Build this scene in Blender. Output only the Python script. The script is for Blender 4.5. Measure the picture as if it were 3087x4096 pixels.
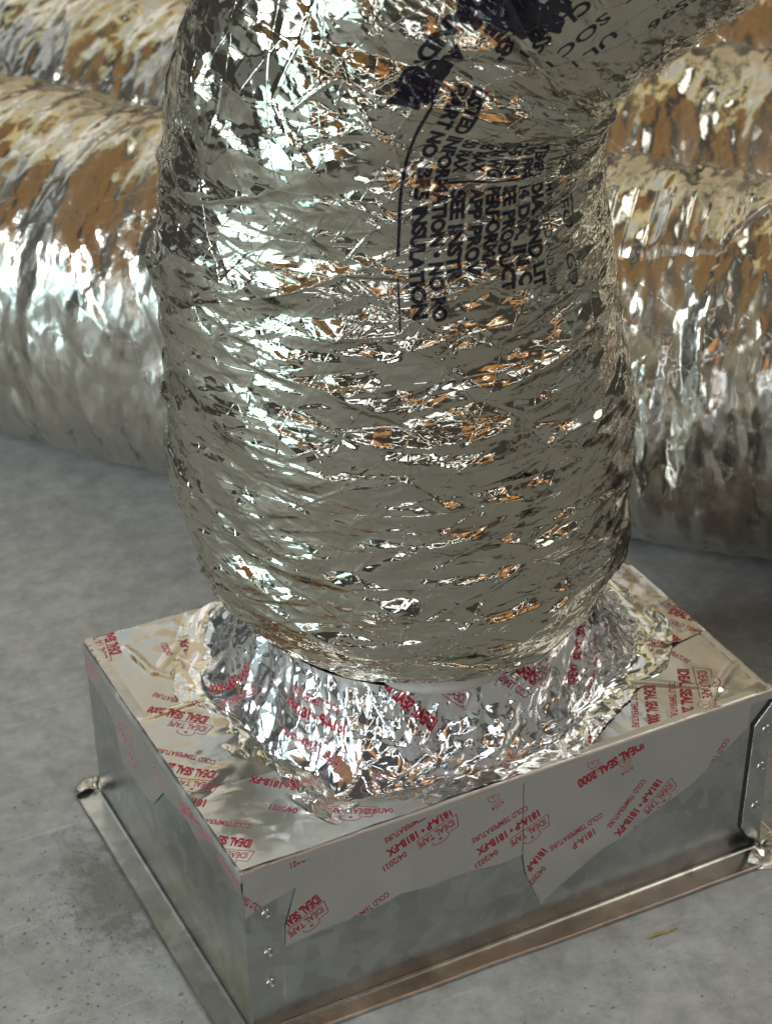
import bpy, bmesh, math, random
import numpy as np
from mathutils import Vector, Matrix

for _o in list(bpy.data.objects):
    bpy.data.objects.remove(_o)
SC = bpy.context.scene
COL = SC.collection
random.seed(7)

# ------------------------------------------------------------------ camera
cam_d = bpy.data.cameras.new('camera')
cam = bpy.data.objects.new('camera', cam_d)
COL.objects.link(cam)
cam.location = (-0.5196, -1.3675, 1.48625)
cam.rotation_euler = (1.024075, 0.019582, -0.472072)
cam_d.sensor_fit = 'VERTICAL'
cam_d.sensor_height = 24.0
cam_d.lens = 24.0 * 2.00848
cam_d.clip_start = 0.05
cam_d.clip_end = 100
cam_d.dof.use_dof = True
cam_d.dof.focus_distance = 1.88
cam_d.dof.aperture_fstop = 6.0
SC.camera = cam

# ------------------------------------------------------------------ world, exposure
W = bpy.data.worlds.new('World')
SC.world = W
W.use_nodes = True
W.node_tree.nodes['Background'].inputs[0].default_value = (0.060, 0.059, 0.055, 1)
W.node_tree.nodes['Background'].inputs[1].default_value = 1.0
SC.view_settings.view_transform = 'Standard'
SC.view_settings.look = 'None'
SC.view_settings.exposure = 0.14
SC.view_settings.gamma = 1

# ------------------------------------------------------------------ lamps: light of the hall and added fill
def area(name, loc, aim, sx, sy, radiance, col):
    d = bpy.data.lights.new(name, 'AREA')
    d.shape = 'RECTANGLE'
    d.size, d.size_y = sx, sy
    d.color = col
    d.energy = radiance * math.pi * sx * sy
    o = bpy.data.objects.new(name, d)
    COL.objects.link(o)
    o.location = loc
    o.rotation_euler = (Vector(aim) - Vector(loc)).to_track_quat('-Z', 'Y').to_euler()
    return o

CAMSIDE = Vector((-0.444, -0.896, 0))
LEFTWARD = Vector((-0.896, 0.444, 0))
def place(fwd, left, z):
    v = CAMSIDE * fwd + LEFTWARD * left
    return (0.3 + v.x, 0.3 + v.y, z)

AIM = (0.3, 0.3, 0.4)
# open doorways (panes of unequal brightness), timber boards, lit ceiling and far wall of the hall: all large dim lamps
for _x, _r in ((-0.78, 3.6), (-0.33, 2.2), (0.12, 4.2)):
    area('doorway_light', place(4.2, _x, 1.25), AIM, 0.38, 0.9, _r, (0.86, 0.93, 1.0))
for _x, _r in ((2.5, 2.8), (3.6, 3.6), (4.7, 2.2)):
    area('doorway_light', place(2.9 - _x * .2, _x, 1.05), AIM, 1.0, 1.1, _r * .9, (0.66, 0.95, 1.0))
for _z, _r in ((1.75, 0.40), (2.25, 0.82), (2.75, 0.52), (3.2, 0.32)):
    area('wood_wall_light', place(3.0, -2.9, _z), AIM, 2.9, 0.46, _r, (1.0, 0.46, 0.14))
for _k, _r in enumerate((0.14, 0.24, 0.17, 0.27, 0.19, 0.23, 0.15)):
    area('wood_ceiling_light', place(3.6 - _k * 0.86, 1.6, 3.9), place(3.6 - _k * 0.86, 1.6, 0), 6.5, 0.82, _r, (1.0, 0.48, 0.10)).rotation_euler = (0, 0, 0.46)
area('high_cool_light', place(-5.3, 1.2, 4.83), AIM, 4.6, 1.5, 0.50, (0.84, 0.95, 1.0))  # cool lamp added for a bluish sheen on the front-left tape
area('lit_ceiling_light', place(-3.5, 0.3, 4.8), (0.5, 0.9, 0), 6.5, 1.5, 0.55, (1.0, 0.92, 0.50))
area('far_wall_light', place(-6.0, -0.2, 3.2), AIM, 8.0, 2.4, 0.50, (1.0, 0.77, 0.45))
for _f, _l, _z, _w, _hh, _r, _c in ((4.5, 1.2, 2.1, 1.8, 1.0, .12, (1, .9, .7)), (0.6, -4.8, 1.6, 3.0, 2.4, .16, (.95, 1, .95)), (0.2, 5.0, 2.0, 3.0, 1.4, .16, (.9, .97, 1)), (5.0, -0.2, 2.6, 2.2, 0.8, .10, (1, .9, .65)),
        (-4.2, 3.6, 3.2, 4.4, 2.2, .55, (.92, .97, 1))):
    area('fill_light', place(_f, _l, _z), AIM, _w, _hh, _r, _c)  # unseen fill lamps added for richer reflection tones and a paler left flange
# thin bright strip lamps, added unseen to give the film its many small glints
for _f, _l, _z, _a, _r in ((3.6, 0.9, 2.3, .3, 9), (3.2, -1.3, 1.7, .1, 8), (2.2, -0.6, 3.3, -.5, 8), (3.9, 2.0, 1.6, .2, 9), (2.6, 1.7, 3.0, .6, 7), (1.6, -3.2, 1.9, .0, 7), (4.3, -2.2, 1.0, .0, 6), (1.2, 3.4, 2.6, .4, 7), (4.6, 0.5, .8, .05, 6), (0.4, -2.6, 3.4, .2, 6)):
    _o = area('glint_light', place(_f, _l, _z), AIM, 1.3, 0.07, _r, (0.94, 0.98, 1.0))
    _o.rotation_euler.rotate_axis('Z', _a)
area('wood_wall_light', place(4.4, 2.6, 2.9), AIM, 4.6, 1.9, 0.15, (1.0, 0.48, 0.11))
area('side_fill_light', (4.3, -0.5, 4.8), (0.2, 0.4, 0), 3.0, 3.0, 2.6, (1.0, 0.96, 0.82))  # unseen fill lamp added to brighten the floor, clear of the ducts' reflections
area('key_light', (-4.25, 0.2, 2.7), (0.0, 0.2, 0), 2.0, 1.3, 16.5, (0.93, 1.0, 0.98))

# ------------------------------------------------------------------ noise helpers (numpy)
def _h(ix, iy, seed):
    ix = ix.astype(np.int64); iy = iy.astype(np.int64)
    n = (ix * 374761393 + iy * 668265263 + seed * 1442695041) & 0xFFFFFFFF
    n = ((n ^ (n >> 13)) * 1274126177) & 0xFFFFFFFF
    n = ((n ^ (n >> 16)) * 2246822519) & 0xFFFFFFFF
    n = n ^ (n >> 15)
    return n.astype(np.float64) / 4294967295.0

def vnoise(x, y, seed):
    ix = np.floor(x); iy = np.floor(y)
    fx = x - ix; fy = y - iy
    fx = fx * fx * fx * (fx * (fx * 6 - 15) + 10); fy = fy * fy * fy * (fy * (fy * 6 - 15) + 10)
    a = _h(ix, iy, seed); b = _h(ix + 1, iy, seed); c = _h(ix, iy + 1, seed); d = _h(ix + 1, iy + 1, seed)
    return (a + (b - a) * fx) * (1 - fy) + (c + (d - c) * fx) * fy

def fbm(x, y, seed, o=3):
    s = 0; a = 0.5
    for k in range(o):
        s = s + a * vnoise(x * 2 ** k, y * 2 ** k, seed + 17 * k); a *= 0.5
    return s / (1 - 0.5 ** o)

def worley2(x, y, seed):
    ix = np.floor(x); iy = np.floor(y)
    best = np.full(x.shape, 9.0)
    for dx in (-1, 0, 1):
        for dy in (-1, 0, 1):
            cx = ix + dx; cy = iy + dy
            px = cx + _h(cx, cy, seed); py = cy + _h(cx, cy, seed + 101)
            b = 0.35 * _h(cx, cy, seed + 202)
            best = np.minimum(best, (x - px) ** 2 + (y - py) ** 2 + b)
    return best

def facets(x, y, seed):
    """flat tilted facets that meet in sharp creases: two turned triangle lattices, random heights"""
    def one(x, y, seed):
        ix = np.floor(x); iy = np.floor(y); fx = x - ix; fy = y - iy
        flip = _h(ix, iy, seed + 9) > 0.5
        a = _h(ix, iy, seed); b = _h(ix + 1, iy, seed); c = _h(ix, iy + 1, seed); d = _h(ix + 1, iy + 1, seed)
        t1 = np.where(fx + fy < 1, a + (b - a) * fx + (c - a) * fy, d + (c - d) * (1 - fx) + (b - d) * (1 - fy))
        t2 = np.where(fx > fy, a + (b - a) * fx + (d - b) * fy, a + (d - c) * fx + (c - a) * fy)
        return np.where(flip, t1, t2)
    wx = (fbm(x * .8, y * .8, seed + 51, 2) - .5) * 1.5; wy = (fbm(x * .8, y * .8, seed + 52, 2) - .5) * 1.5
    x = x + wx; y = y + wy
    return .55 * one(x * .90 + y * .44, y * .90 - x * .44, seed) + .45 * one(x * .80 - y * .62 + 5, y * .80 + x * .62, seed + 77)

def sstep(a, b, x):
    t = np.clip((x - a) / (b - a), 0, 1)
    return t * t * (3 - 2 * t)

def folds(a, b, seed, n, lam, sd, amp, warp=0.5, cover=0.5):
    """sharp finite folds, mostly running along a; a, b in metres"""
    rs = np.random.RandomState(seed)
    out = np.zeros_like(a)
    for i in range(n):
        th = rs.normal(0, sd)
        L = lam * math.exp(rs.normal(0, 0.4))
        d = b * math.cos(th) + a * math.sin(th)
        w = fbm(a / (L * 4), b / (L * 3), seed * 31 + i, 2) - 0.5
        t = d / L + rs.rand() + warp * 2 * w
        tri = np.abs(t - np.floor(t) - 0.5) * 2
        m = sstep(1 - cover - 0.12, 1 - cover + 0.18, vnoise(a / (L * 2.6) + 7 * i, b / (L * 1.3), seed * 57 + i))
        out += amp * (L / lam) * (tri - 0.5) * m
    return out

def pwl(A, B, seed, sa, sb, amp, rot=0.0, edge=0.0, ew=.0012, power=1.0):
    """crumpled film: a jittered net of triangles with random corner heights over the grid A (columns) x B (rows);
    flat facets, straight creases, star-shaped nodes; edge > 0 raises thin ridges along some creases"""
    rs = np.random.RandomState(seed)
    a0, a1, b0, b1 = A.min(), A.max(), B.min(), B.max()
    ca, cb = (a0 + a1) / 2, (b0 + b1) / 2
    D = math.hypot(a1 - a0, b1 - b0) / 2 + max(sa, sb) * 2
    ha = abs((a1 - a0) / 2 * math.cos(rot)) + abs((b1 - b0) / 2 * math.sin(rot)) + 2 * sa
    hb = abs((a1 - a0) / 2 * math.sin(rot)) + abs((b1 - b0) / 2 * math.cos(rot)) + 2 * sb
    ni, nj = int(2 * ha / sa) + 2, int(2 * hb / sb) + 2
    I, J = np.meshgrid(np.arange(ni), np.arange(nj))
    x = (I + rs.uniform(-.45, .45, I.shape) + rs.uniform(-.6, .6, (nj, 1))) * sa - ha
    y = (J + rs.uniform(-.42, .42, I.shape)) * sb - hb
    px = ca + x * math.cos(rot) - y * math.sin(rot); py = cb + x * math.sin(rot) + y * math.cos(rot)
    hz = rs.uniform(-1, 1, I.shape); hz = np.sign(hz) * np.abs(hz) ** power * amp
    eu = np.clip(rs.uniform(-.6, 1, I.shape), 0, 1)
    H = np.zeros((len(B), len(A)))
    sp = rs.rand(nj, ni) > .5
    for jj in range(nj - 1):
        for ii in range(ni - 1):
            p = [(jj, ii), (jj, ii + 1), (jj + 1, ii + 1), (jj + 1, ii)]
            for t in (((0, 1, 2), (0, 2, 3)) if sp[jj, ii] else ((0, 1, 3), (1, 2, 3))):
                q = [p[k] for k in t]
                X = [px[k] for k in q]; Y = [py[k] for k in q]
                i0 = np.searchsorted(A, min(X)); i1 = np.searchsorted(A, max(X), 'right')
                j0 = np.searchsorted(B, min(Y)); j1 = np.searchsorted(B, max(Y), 'right')
                if i1 <= i0 or j1 <= j0: continue
                det = (Y[1] - Y[2]) * (X[0] - X[2]) + (X[2] - X[1]) * (Y[0] - Y[2])
                if abs(det) < 1e-12: continue
                ga = A[None, i0:i1] - X[2]; gb = B[j0:j1, None] - Y[2]
                l0 = ((Y[1] - Y[2]) * ga + (X[2] - X[1]) * gb) / det
                l1 = ((Y[2] - Y[0]) * ga + (X[0] - X[2]) * gb) / det
                l2 = 1 - l0 - l1
                m = (l0 >= -1e-6) & (l1 >= -1e-6) & (l2 >= -1e-6)
                if not m.any(): continue
                z = l0 * hz[q[0]] + l1 * hz[q[1]] + l2 * hz[q[2]]
                if edge:
                    ls = (l0, l1, l2)
                    for k in range(3):
                        u = eu[q[(k + 1) % 3]] * eu[q[(k + 2) % 3]]
                        if u < .08: continue
                        L = math.hypot(X[(k + 1) % 3] - X[(k + 2) % 3], Y[(k + 1) % 3] - Y[(k + 2) % 3])
                        z = z + edge * u * np.clip(1 - np.abs(ls[k]) * (abs(det) / L / ew), 0, 1)
                H[j0:j1, i0:i1][m] = z[m]
    return H

def crumple(A, B, seed, s=1.0):
    """A: positions round the tube (1D, increasing), B: along it (1D); long creases mostly run round the tube"""
    a = A[None, :] + 0 * B[:, None]; b = B[:, None] + 0 * A[None, :]
    busy = sstep(.40, .64, fbm(a / .15, b / .10, seed + 9, 2))
    h = pwl(A, B, seed + 1, .17, .075, .0060, -.10)
    h = h + pwl(A, B, seed + 2, .080, .030, .0034, .14, .0012, .0020, 1.6)
    h = h + pwl(A, B, seed + 3, .052, .022, .0024, -.30, .0007, .0016, 1.6)
    h = h + pwl(A, B, seed + 4, .026, .0095, .0010, .06, .0005, .0014, 1.5) * (.5 + .5 * busy)
    h = h + pwl(A, B, seed + 21, .040, .020, .0006, .50, .0012, .0017, 1.4) + pwl(A, B, seed + 22, .055, .020, .0006, -.42, .0012, .0017, 1.4) + pwl(A, B, seed + 23, .030, .013, .0004, .08, .0008, .0014, 1.4)
    h = h + folds(a, b, seed + 5, 4, 0.040, 0.25, 0.0018, 0.15, 0.36)
    return h * s

# ------------------------------------------------------------------ mesh helpers
def link(name, me, mat=None, parent=None):
    o = bpy.data.objects.new(name, me)
    COL.objects.link(o)
    if mat is not None:
        me.materials.append(mat)
    if parent is not None:
        o.parent = parent
    return o

def tag(o, label=None, cat=None, group=None, kind=None):
    if label: o['label'] = label
    if cat: o['category'] = cat
    if group: o['group'] = group
    if kind: o['kind'] = kind
    return o

def empty(name, loc=(0, 0, 0)):
    o = bpy.data.objects.new(name, None)
    o.empty_display_size = 0.1
    COL.objects.link(o)
    o.location = loc
    return o

def grid(name, P, mat, parent=None, uv=None, wrap=False, uv2=None, keep=None, flip=False):
    """P[rows, cols, 3] -> one smooth quad sheet"""
    nr, nc = P.shape[:2]
    idx = np.arange(nr * nc).reshape(nr, nc)
    if wrap:
        idx = np.concatenate([idx, idx[:, :1]], 1)
    q = np.stack([idx[:-1, :-1], idx[:-1, 1:], idx[1:, 1:], idx[1:, :-1]], -1).reshape(-1, 4)
    if flip:
        q = q[:, ::-1]
    if keep is not None:
        k = keep.reshape(-1)
        q = q[k[q].all(1)]
    used = np.unique(q)
    mp = np.full(nr * nc, -1); mp[used] = np.arange(len(used))
    q = mp[q]
    me = bpy.data.meshes.new(name)
    me.vertices.add(len(used))
    me.vertices.foreach_set('co', P.reshape(-1, 3)[used].astype(np.float32).ravel())
    me.loops.add(q.size)
    me.loops.foreach_set('vertex_index', q.astype(np.int32).ravel())
    me.polygons.add(len(q))
    me.polygons.foreach_set('loop_start', (np.arange(len(q)) * 4).astype(np.int32))
    me.polygons.foreach_set('loop_total', np.full(len(q), 4, np.int32))
    me.polygons.foreach_set('use_smooth', np.ones(len(q), bool))
    for nm, U in (('UVMap', uv), ('print', uv2)):
        if U is not None:
            l = me.uv_layers.new(name=nm)
            l.data.foreach_set('uv', U.reshape(-1, 2)[used][q.ravel()].astype(np.float32).ravel())
    me.update(calc_edges=True)
    me.validate()
    return link(name, me, mat, parent)

def bm_obj(name, bm, mat, parent=None, smooth=False):
    me = bpy.data.meshes.new(name)
    bmesh.ops.recalc_face_normals(bm, faces=bm.faces)
    bm.to_mesh(me); bm.free()
    if smooth:
        me.polygons.foreach_set('use_smooth', np.ones(len(me.polygons), bool))
    return link(name, me, mat, parent)

def prism(bm, pts, off):
    """polygon (3D points) pushed along the vector off"""
    off = Vector(off)
    a = [bm.verts.new(Vector(p)) for p in pts]
    b = [bm.verts.new(Vector(p) + off) for p in pts]
    bm.faces.new(a); bm.faces.new(b[::-1])
    n = len(a)
    for i in range(n):
        bm.faces.new((a[i], b[i], b[(i + 1) % n], a[(i + 1) % n]))

def bevel(bm, w, seg=2):
    bmesh.ops.recalc_face_normals(bm, faces=bm.faces)
    es = [e for e in bm.edges if len(e.link_faces) == 2 and e.calc_face_angle() > 0.5]
    bmesh.ops.bevel(bm, geom=es, offset=w, segments=seg, affect='EDGES', profile=0.5)

# ------------------------------------------------------------------ flat print: lettering drawn into small images made here
_glyph = {}
def glyph_tris(s, bold):
    key = (s, bold)
    if key not in _glyph:
        cu = bpy.data.curves.new('lettering', 'FONT')
        cu.body = s; cu.size = 1.0; cu.offset = bold; cu.resolution_u = 3
        o = bpy.data.objects.new('lettering', cu)
        COL.objects.link(o)
        dg = bpy.context.evaluated_depsgraph_get()
        me = o.evaluated_get(dg).to_mesh()
        me.calc_loop_triangles()
        co = np.array([v.co[:2] for v in me.vertices]).reshape(-1, 2)
        tr = np.array([t.vertices[:] for t in me.loop_triangles]).reshape(-1, 3)
        T = co[tr] if len(tr) else np.zeros((0, 3, 2))
        bpy.data.objects.remove(o); bpy.data.curves.remove(cu)
        _glyph[key] = T
    return _glyph[key]

class Print:
    """an ink mask over a rectangle of a surface, in metres"""
    def __init__(s, name, x0, y0, x1, y1, res):
        s.name, s.x0, s.y0, s.x1, s.y1, s.res = name, x0, y0, x1, y1, res
        s.w, s.h = int((x1 - x0) * res), int((y1 - y0) * res)
        s.a = np.zeros((s.h * 2, s.w * 2), np.float32)
    def tri(s, T):
        r = s.res * 2
        Q = (T - np.array([s.x0, s.y0])) * r
        H, Wd = s.a.shape
        for t in Q:
            x0, y0 = np.floor(t.min(0)).astype(int); x1, y1 = np.ceil(t.max(0)).astype(int) + 1
            x0 = max(x0, 0); y0 = max(y0, 0); x1 = min(x1, Wd); y1 = min(y1, H)
            if x1 <= x0 or y1 <= y0: continue
            X, Y = np.meshgrid(np.arange(x0, x1) + .5, np.arange(y0, y1) + .5)
            e = []
            for i in range(3):
                ax, ay = t[i]; bx, by = t[(i + 1) % 3]
                e.append((bx - ax) * (Y - ay) - (by - ay) * (X - ax))
            m = ((e[0] >= 0) & (e[1] >= 0) & (e[2] >= 0)) | ((e[0] <= 0) & (e[1] <= 0) & (e[2] <= 0))
            s.a[y0:y1, x0:x1] = np.maximum(s.a[y0:y1, x0:x1], m)
    def text(s, st, x, y, ang, length=None, size=None, bold=0.02, up=0.0):
        T = glyph_tris(st, bold)
        if not len(T): return
        Wd = T[..., 0].max()
        k = size if size else length / Wd
        kx = (length / Wd) if length else k
        c, sn = math.cos(math.radians(ang)), math.sin(math.radians(ang))
        X = T[..., 0] * kx; Y = T[..., 1] * k + up
        s.tri(np.stack([x + X * c - Y * sn, y + X * sn + Y * c], -1))
    def line(s, pts, wd):
        for (ax, ay), (bx, by) in zip(pts[:-1], pts[1:]):
            d = np.array([bx - ax, by - ay]); L = np.hypot(*d)
            if L < 1e-9: continue
            n = np.array([-d[1], d[0]]) / L * wd / 2
            a, b = np.array([ax, ay]), np.array([bx, by])
            s.tri(np.array([[a + n, a - n, b - n], [a + n, b - n, b + n]]))
    def local(s, x, y, ang):
        c, sn = math.cos(math.radians(ang)), math.sin(math.radians(ang))
        return lambda p, q: (x + p * c - q * sn, y + p * sn + q * c)
    def ring(s, x, y, ang, rx, ry, wd, a0=0, a1=360):
        f = s.local(x, y, ang)
        s.line([f(rx * math.cos(math.radians(t)), ry * math.sin(math.radians(t))) for t in np.linspace(a0, a1, 25)], wd)
    def logo(s, x, y, ang, L=0.042):
        k = L / 0.042
        s.text('IDEAL TAPE', x, y, ang, length=L, size=0.0118 * k, bold=0.03)
        f = s.local(x, y, ang)
        s.line([f(L * .98, -.0026 * k), f(-.005 * k, -.0030 * k), f(-.0015 * k, .0125 * k), f(.008 * k, .0120 * k)], 0.0011)
        cx, cy = f(.019 * k, .0130 * k)
        s.ring(cx, cy, ang, .0095 * k, .0048 * k, .0011, -20, 215)
        s.ring(cx, cy, ang, .0014, .0009, .0016)
    def ul(s, x, y, ang, r=0.0065):
        s.ring(x, y, ang, r, r, .0009)
        f = s.local(x, y, ang)
        px, py = f(-r * .55, -r * .35)
        s.text('UL', px, py, ang, length=r * 1.1, size=r * 1.1, bold=0.02)
        px, py = f(-r * 1.2, r * 1.25)
        s.text('LISTED', px, py, ang, length=r * 2.3, size=0.0036, bold=0.0)
        px, py = f(-r * 1.2, r * 1.25 + .0034)
        s.text('63S4', px, py, ang, length=r * 2.3, size=0.0075, bold=0.015)
    def image(s):
        a = s.a.reshape(s.h, 2, s.w, 2).mean((1, 3))
        im = bpy.data.images.new(s.name, s.w, s.h, alpha=False)
        im.colorspace_settings.name = 'Non-Color'
        px = np.ones((s.h, s.w, 4), np.float32); px[..., :3] = a[..., None]
        im.pixels.foreach_set(px.ravel()); im.update(); im.pack()
        return im
    def uv(s, X, Y):
        return np.stack([(X - s.x0) / (s.x1 - s.x0), (Y - s.y0) / (s.y1 - s.y0)], -1)

# ------------------------------------------------------------------ materials
def newmat(name):
    m = bpy.data.materials.new(name); m.use_nodes = True
    return m, m.node_tree.nodes, m.node_tree.links, m.node_tree.nodes['Principled BSDF']

def nd(N, typ, **kw):
    n = N.new(typ)
    for k, v in kw.items():
        setattr(n, k, v)
    return n

def math_n(N, L, op, a, b=None, c=None):
    n = N.new('ShaderNodeMath'); n.operation = op
    for i, v in enumerate((a, b, c)):
        if v is None: continue
        if isinstance(v, (int, float)): n.inputs[i].default_value = v
        else: L.new(v, n.inputs[i])
    return n.outputs[0]

def foil(name, col, rough, bump=1.0, sx=1.0, sy=1.0, scrim=True, img=None, ink=(0.008, 0.008, 0.015, 1), uvprint='print', fine=1.0, streak=0.0, tilt=0.0, net=.22):
    m, N, L, B = newmat(name)
    uv = nd(N, 'ShaderNodeUVMap', uv_map='UVMap').outputs[0]
    mp = nd(N, 'ShaderNodeMapping'); L.new(uv, mp.inputs[0]); mp.inputs['Scale'].default_value = (sx, sy, 1)
    nz = nd(N, 'ShaderNodeTexNoise'); nz.inputs['Scale'].default_value = 9; nz.inputs['Detail'].default_value = 3
    L.new(mp.outputs[0], nz.inputs['Vector'])
    wv = nd(N, 'ShaderNodeVectorMath', operation='MULTIPLY_ADD')
    L.new(nz.outputs['Color'], wv.inputs[0]); wv.inputs[1].default_value = (0.09, 0.09, 0); L.new(mp.outputs[0], wv.inputs[2])
    hs = None
    for sc, am in ((26, 1.0), (58, 0.40), (130, 0.16 * fine)):
        v = nd(N, 'ShaderNodeTexVoronoi', feature='F1', voronoi_dimensions='2D')
        v.inputs['Scale'].default_value = sc; v.inputs['Randomness'].default_value = 1
        L.new(wv.outputs[0], v.inputs['Vector'])
        t = math_n(N, L, 'MULTIPLY', v.outputs['Distance'], am)
        hs = t if hs is None else math_n(N, L, 'ADD', hs, t)
    st = nd(N, 'ShaderNodeMapping'); L.new(wv.outputs[0], st.inputs[0]); st.inputs['Scale'].default_value = (26, 120, 1); st.inputs['Rotation'].default_value = (0, 0, .12)
    sn = nd(N, 'ShaderNodeTexNoise', noise_dimensions='2D'); sn.inputs['Scale'].default_value = 1; sn.inputs['Detail'].default_value = 2; L.new(st.outputs[0], sn.inputs['Vector'])
    rdg = math_n(N, L, 'ABSOLUTE', math_n(N, L, 'SUBTRACT', sn.outputs['Fac'], .5))
    hs = math_n(N, L, 'ADD', hs, math_n(N, L, 'MULTIPLY', rdg, streak))
    # patches that are smoother than others
    pn = nd(N, 'ShaderNodeTexNoise'); pn.inputs['Scale'].default_value = 11; pn.inputs['Detail'].default_value = 2
    L.new(uv, pn.inputs['Vector'])
    mr = nd(N, 'ShaderNodeMapRange'); L.new(pn.outputs['Fac'], mr.inputs[0])
    mr.inputs[1].default_value = .38; mr.inputs[2].default_value = .68; mr.inputs[3].default_value = .25; mr.inputs[4].default_value = 1.0
    hs = math_n(N, L, 'MULTIPLY', hs, mr.outputs[0])
    if scrim:
        sep = nd(N, 'ShaderNodeSeparateXYZ'); L.new(uv, sep.inputs[0])
        x, y = sep.outputs[0], sep.outputs[1]
        for (ax, ay, per) in ((1.0, .62, .055), (1.0, -.62, .055), (0, 1.0, .041)):
            d = math_n(N, L, 'ADD', math_n(N, L, 'MULTIPLY', x, ax / per), math_n(N, L, 'MULTIPLY', y, ay / per))
            jit = math_n(N, L, 'MULTIPLY', nz.outputs['Fac'], .18)
            f = math_n(N, L, 'FRACT', math_n(N, L, 'ADD', d, jit))
            t = math_n(N, L, 'ABSOLUTE', math_n(N, L, 'SUBTRACT', f, .5))
            ln = nd(N, 'ShaderNodeMapRange'); L.new(t, ln.inputs[0])
            ln.inputs[1].default_value = 0; ln.inputs[2].default_value = .0007 / per; ln.inputs[3].default_value = net; ln.inputs[4].default_value = 0
            hs = math_n(N, L, 'ADD', hs, ln.outputs[0])
    bp = nd(N, 'ShaderNodeBump'); bp.inputs['Strength'].default_value = 1.0; bp.inputs['Distance'].default_value = 0.0022 * bump
    L.new(hs, bp.inputs['Height']); L.new(bp.outputs[0], B.inputs['Normal'])
    if tilt:
        # thin film breaks into small flat facets: every cell leans its own way
        nrm = nd(N, 'ShaderNodeNewGeometry').outputs['Normal']
        for (ca, cb, rot, k, lo, hi) in ((34, 84, .10, .20, .34, .60), (70, 150, -.22, .16, .40, .66), (22, 40, .45, .13, .42, .62)):
            m2 = nd(N, 'ShaderNodeMapping'); L.new(uv, m2.inputs[0]); m2.inputs['Rotation'].default_value = (0, 0, rot); m2.inputs['Scale'].default_value = (ca * sx / .55, cb * sy / 1.5, 1)
            vc = nd(N, 'ShaderNodeTexVoronoi', feature='F1', voronoi_dimensions='2D'); vc.inputs['Scale'].default_value = 1
            L.new(m2.outputs[0], vc.inputs['Vector'])
            pm = nd(N, 'ShaderNodeTexNoise'); pm.inputs['Scale'].default_value = 8 + ca * .12; pm.inputs['Detail'].default_value = 2
            L.new(uv, pm.inputs['Vector'])
            mk = nd(N, 'ShaderNodeMapRange'); L.new(pm.outputs['Fac'], mk.inputs[0]); mk.inputs[1].default_value = lo; mk.inputs[2].default_value = hi; mk.inputs[3].default_value = .40 * k * tilt; mk.inputs[4].default_value = k * tilt
            sb2 = nd(N, 'ShaderNodeVectorMath', operation='SUBTRACT'); L.new(vc.outputs['Color'], sb2.inputs[0]); sb2.inputs[1].default_value = (.5, .5, .5)
            sc2 = nd(N, 'ShaderNodeVectorMath', operation='SCALE'); L.new(sb2.outputs[0], sc2.inputs[0]); L.new(mk.outputs[0], sc2.inputs[3])
            ad = nd(N, 'ShaderNodeVectorMath', operation='ADD'); L.new(nrm, ad.inputs[0]); L.new(sc2.outputs[0], ad.inputs[1])
            nrm = ad.outputs[0]
        nn = nd(N, 'ShaderNodeVectorMath', operation='NORMALIZE'); L.new(nrm, nn.inputs[0])
        L.new(nn.outputs[0], bp.inputs['Normal'])
    B.inputs['Base Color'].default_value = col
    B.inputs['Metallic'].default_value = 1.0
    rr = nd(N, 'ShaderNodeMapRange'); L.new(nz.outputs['Fac'], rr.inputs[0])
    rr.inputs[1].default_value = .3; rr.inputs[2].default_value = .7; rr.inputs[3].default_value = rough * .55; rr.inputs[4].default_value = rough * 1.7
    L.new(rr.outputs[0], B.inputs['Roughness'])
    if img is not None:
        ink_on(N, L, B, img, col, ink, uvprint)
    return m

def ink_on(N, L, B, img, col, ink, uvname):
    u2 = nd(N, 'ShaderNodeUVMap', uv_map=uvname)
    ti = nd(N, 'ShaderNodeTexImage', image=img, extension='CLIP', interpolation='Cubic')
    L.new(u2.outputs[0], ti.inputs[0])
    mx = nd(N, 'ShaderNodeMix', data_type='RGBA')
    L.new(ti.outputs['Color'], mx.inputs[0]); mx.inputs[6].default_value = col; mx.inputs[7].default_value = ink
    L.new(mx.outputs[2], B.inputs['Base Color'])
    L.new(math_n(N, L, 'SUBTRACT', 1.0, math_n(N, L, 'MULTIPLY', ti.outputs['Color'], .95)), B.inputs['Metallic'])

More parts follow.
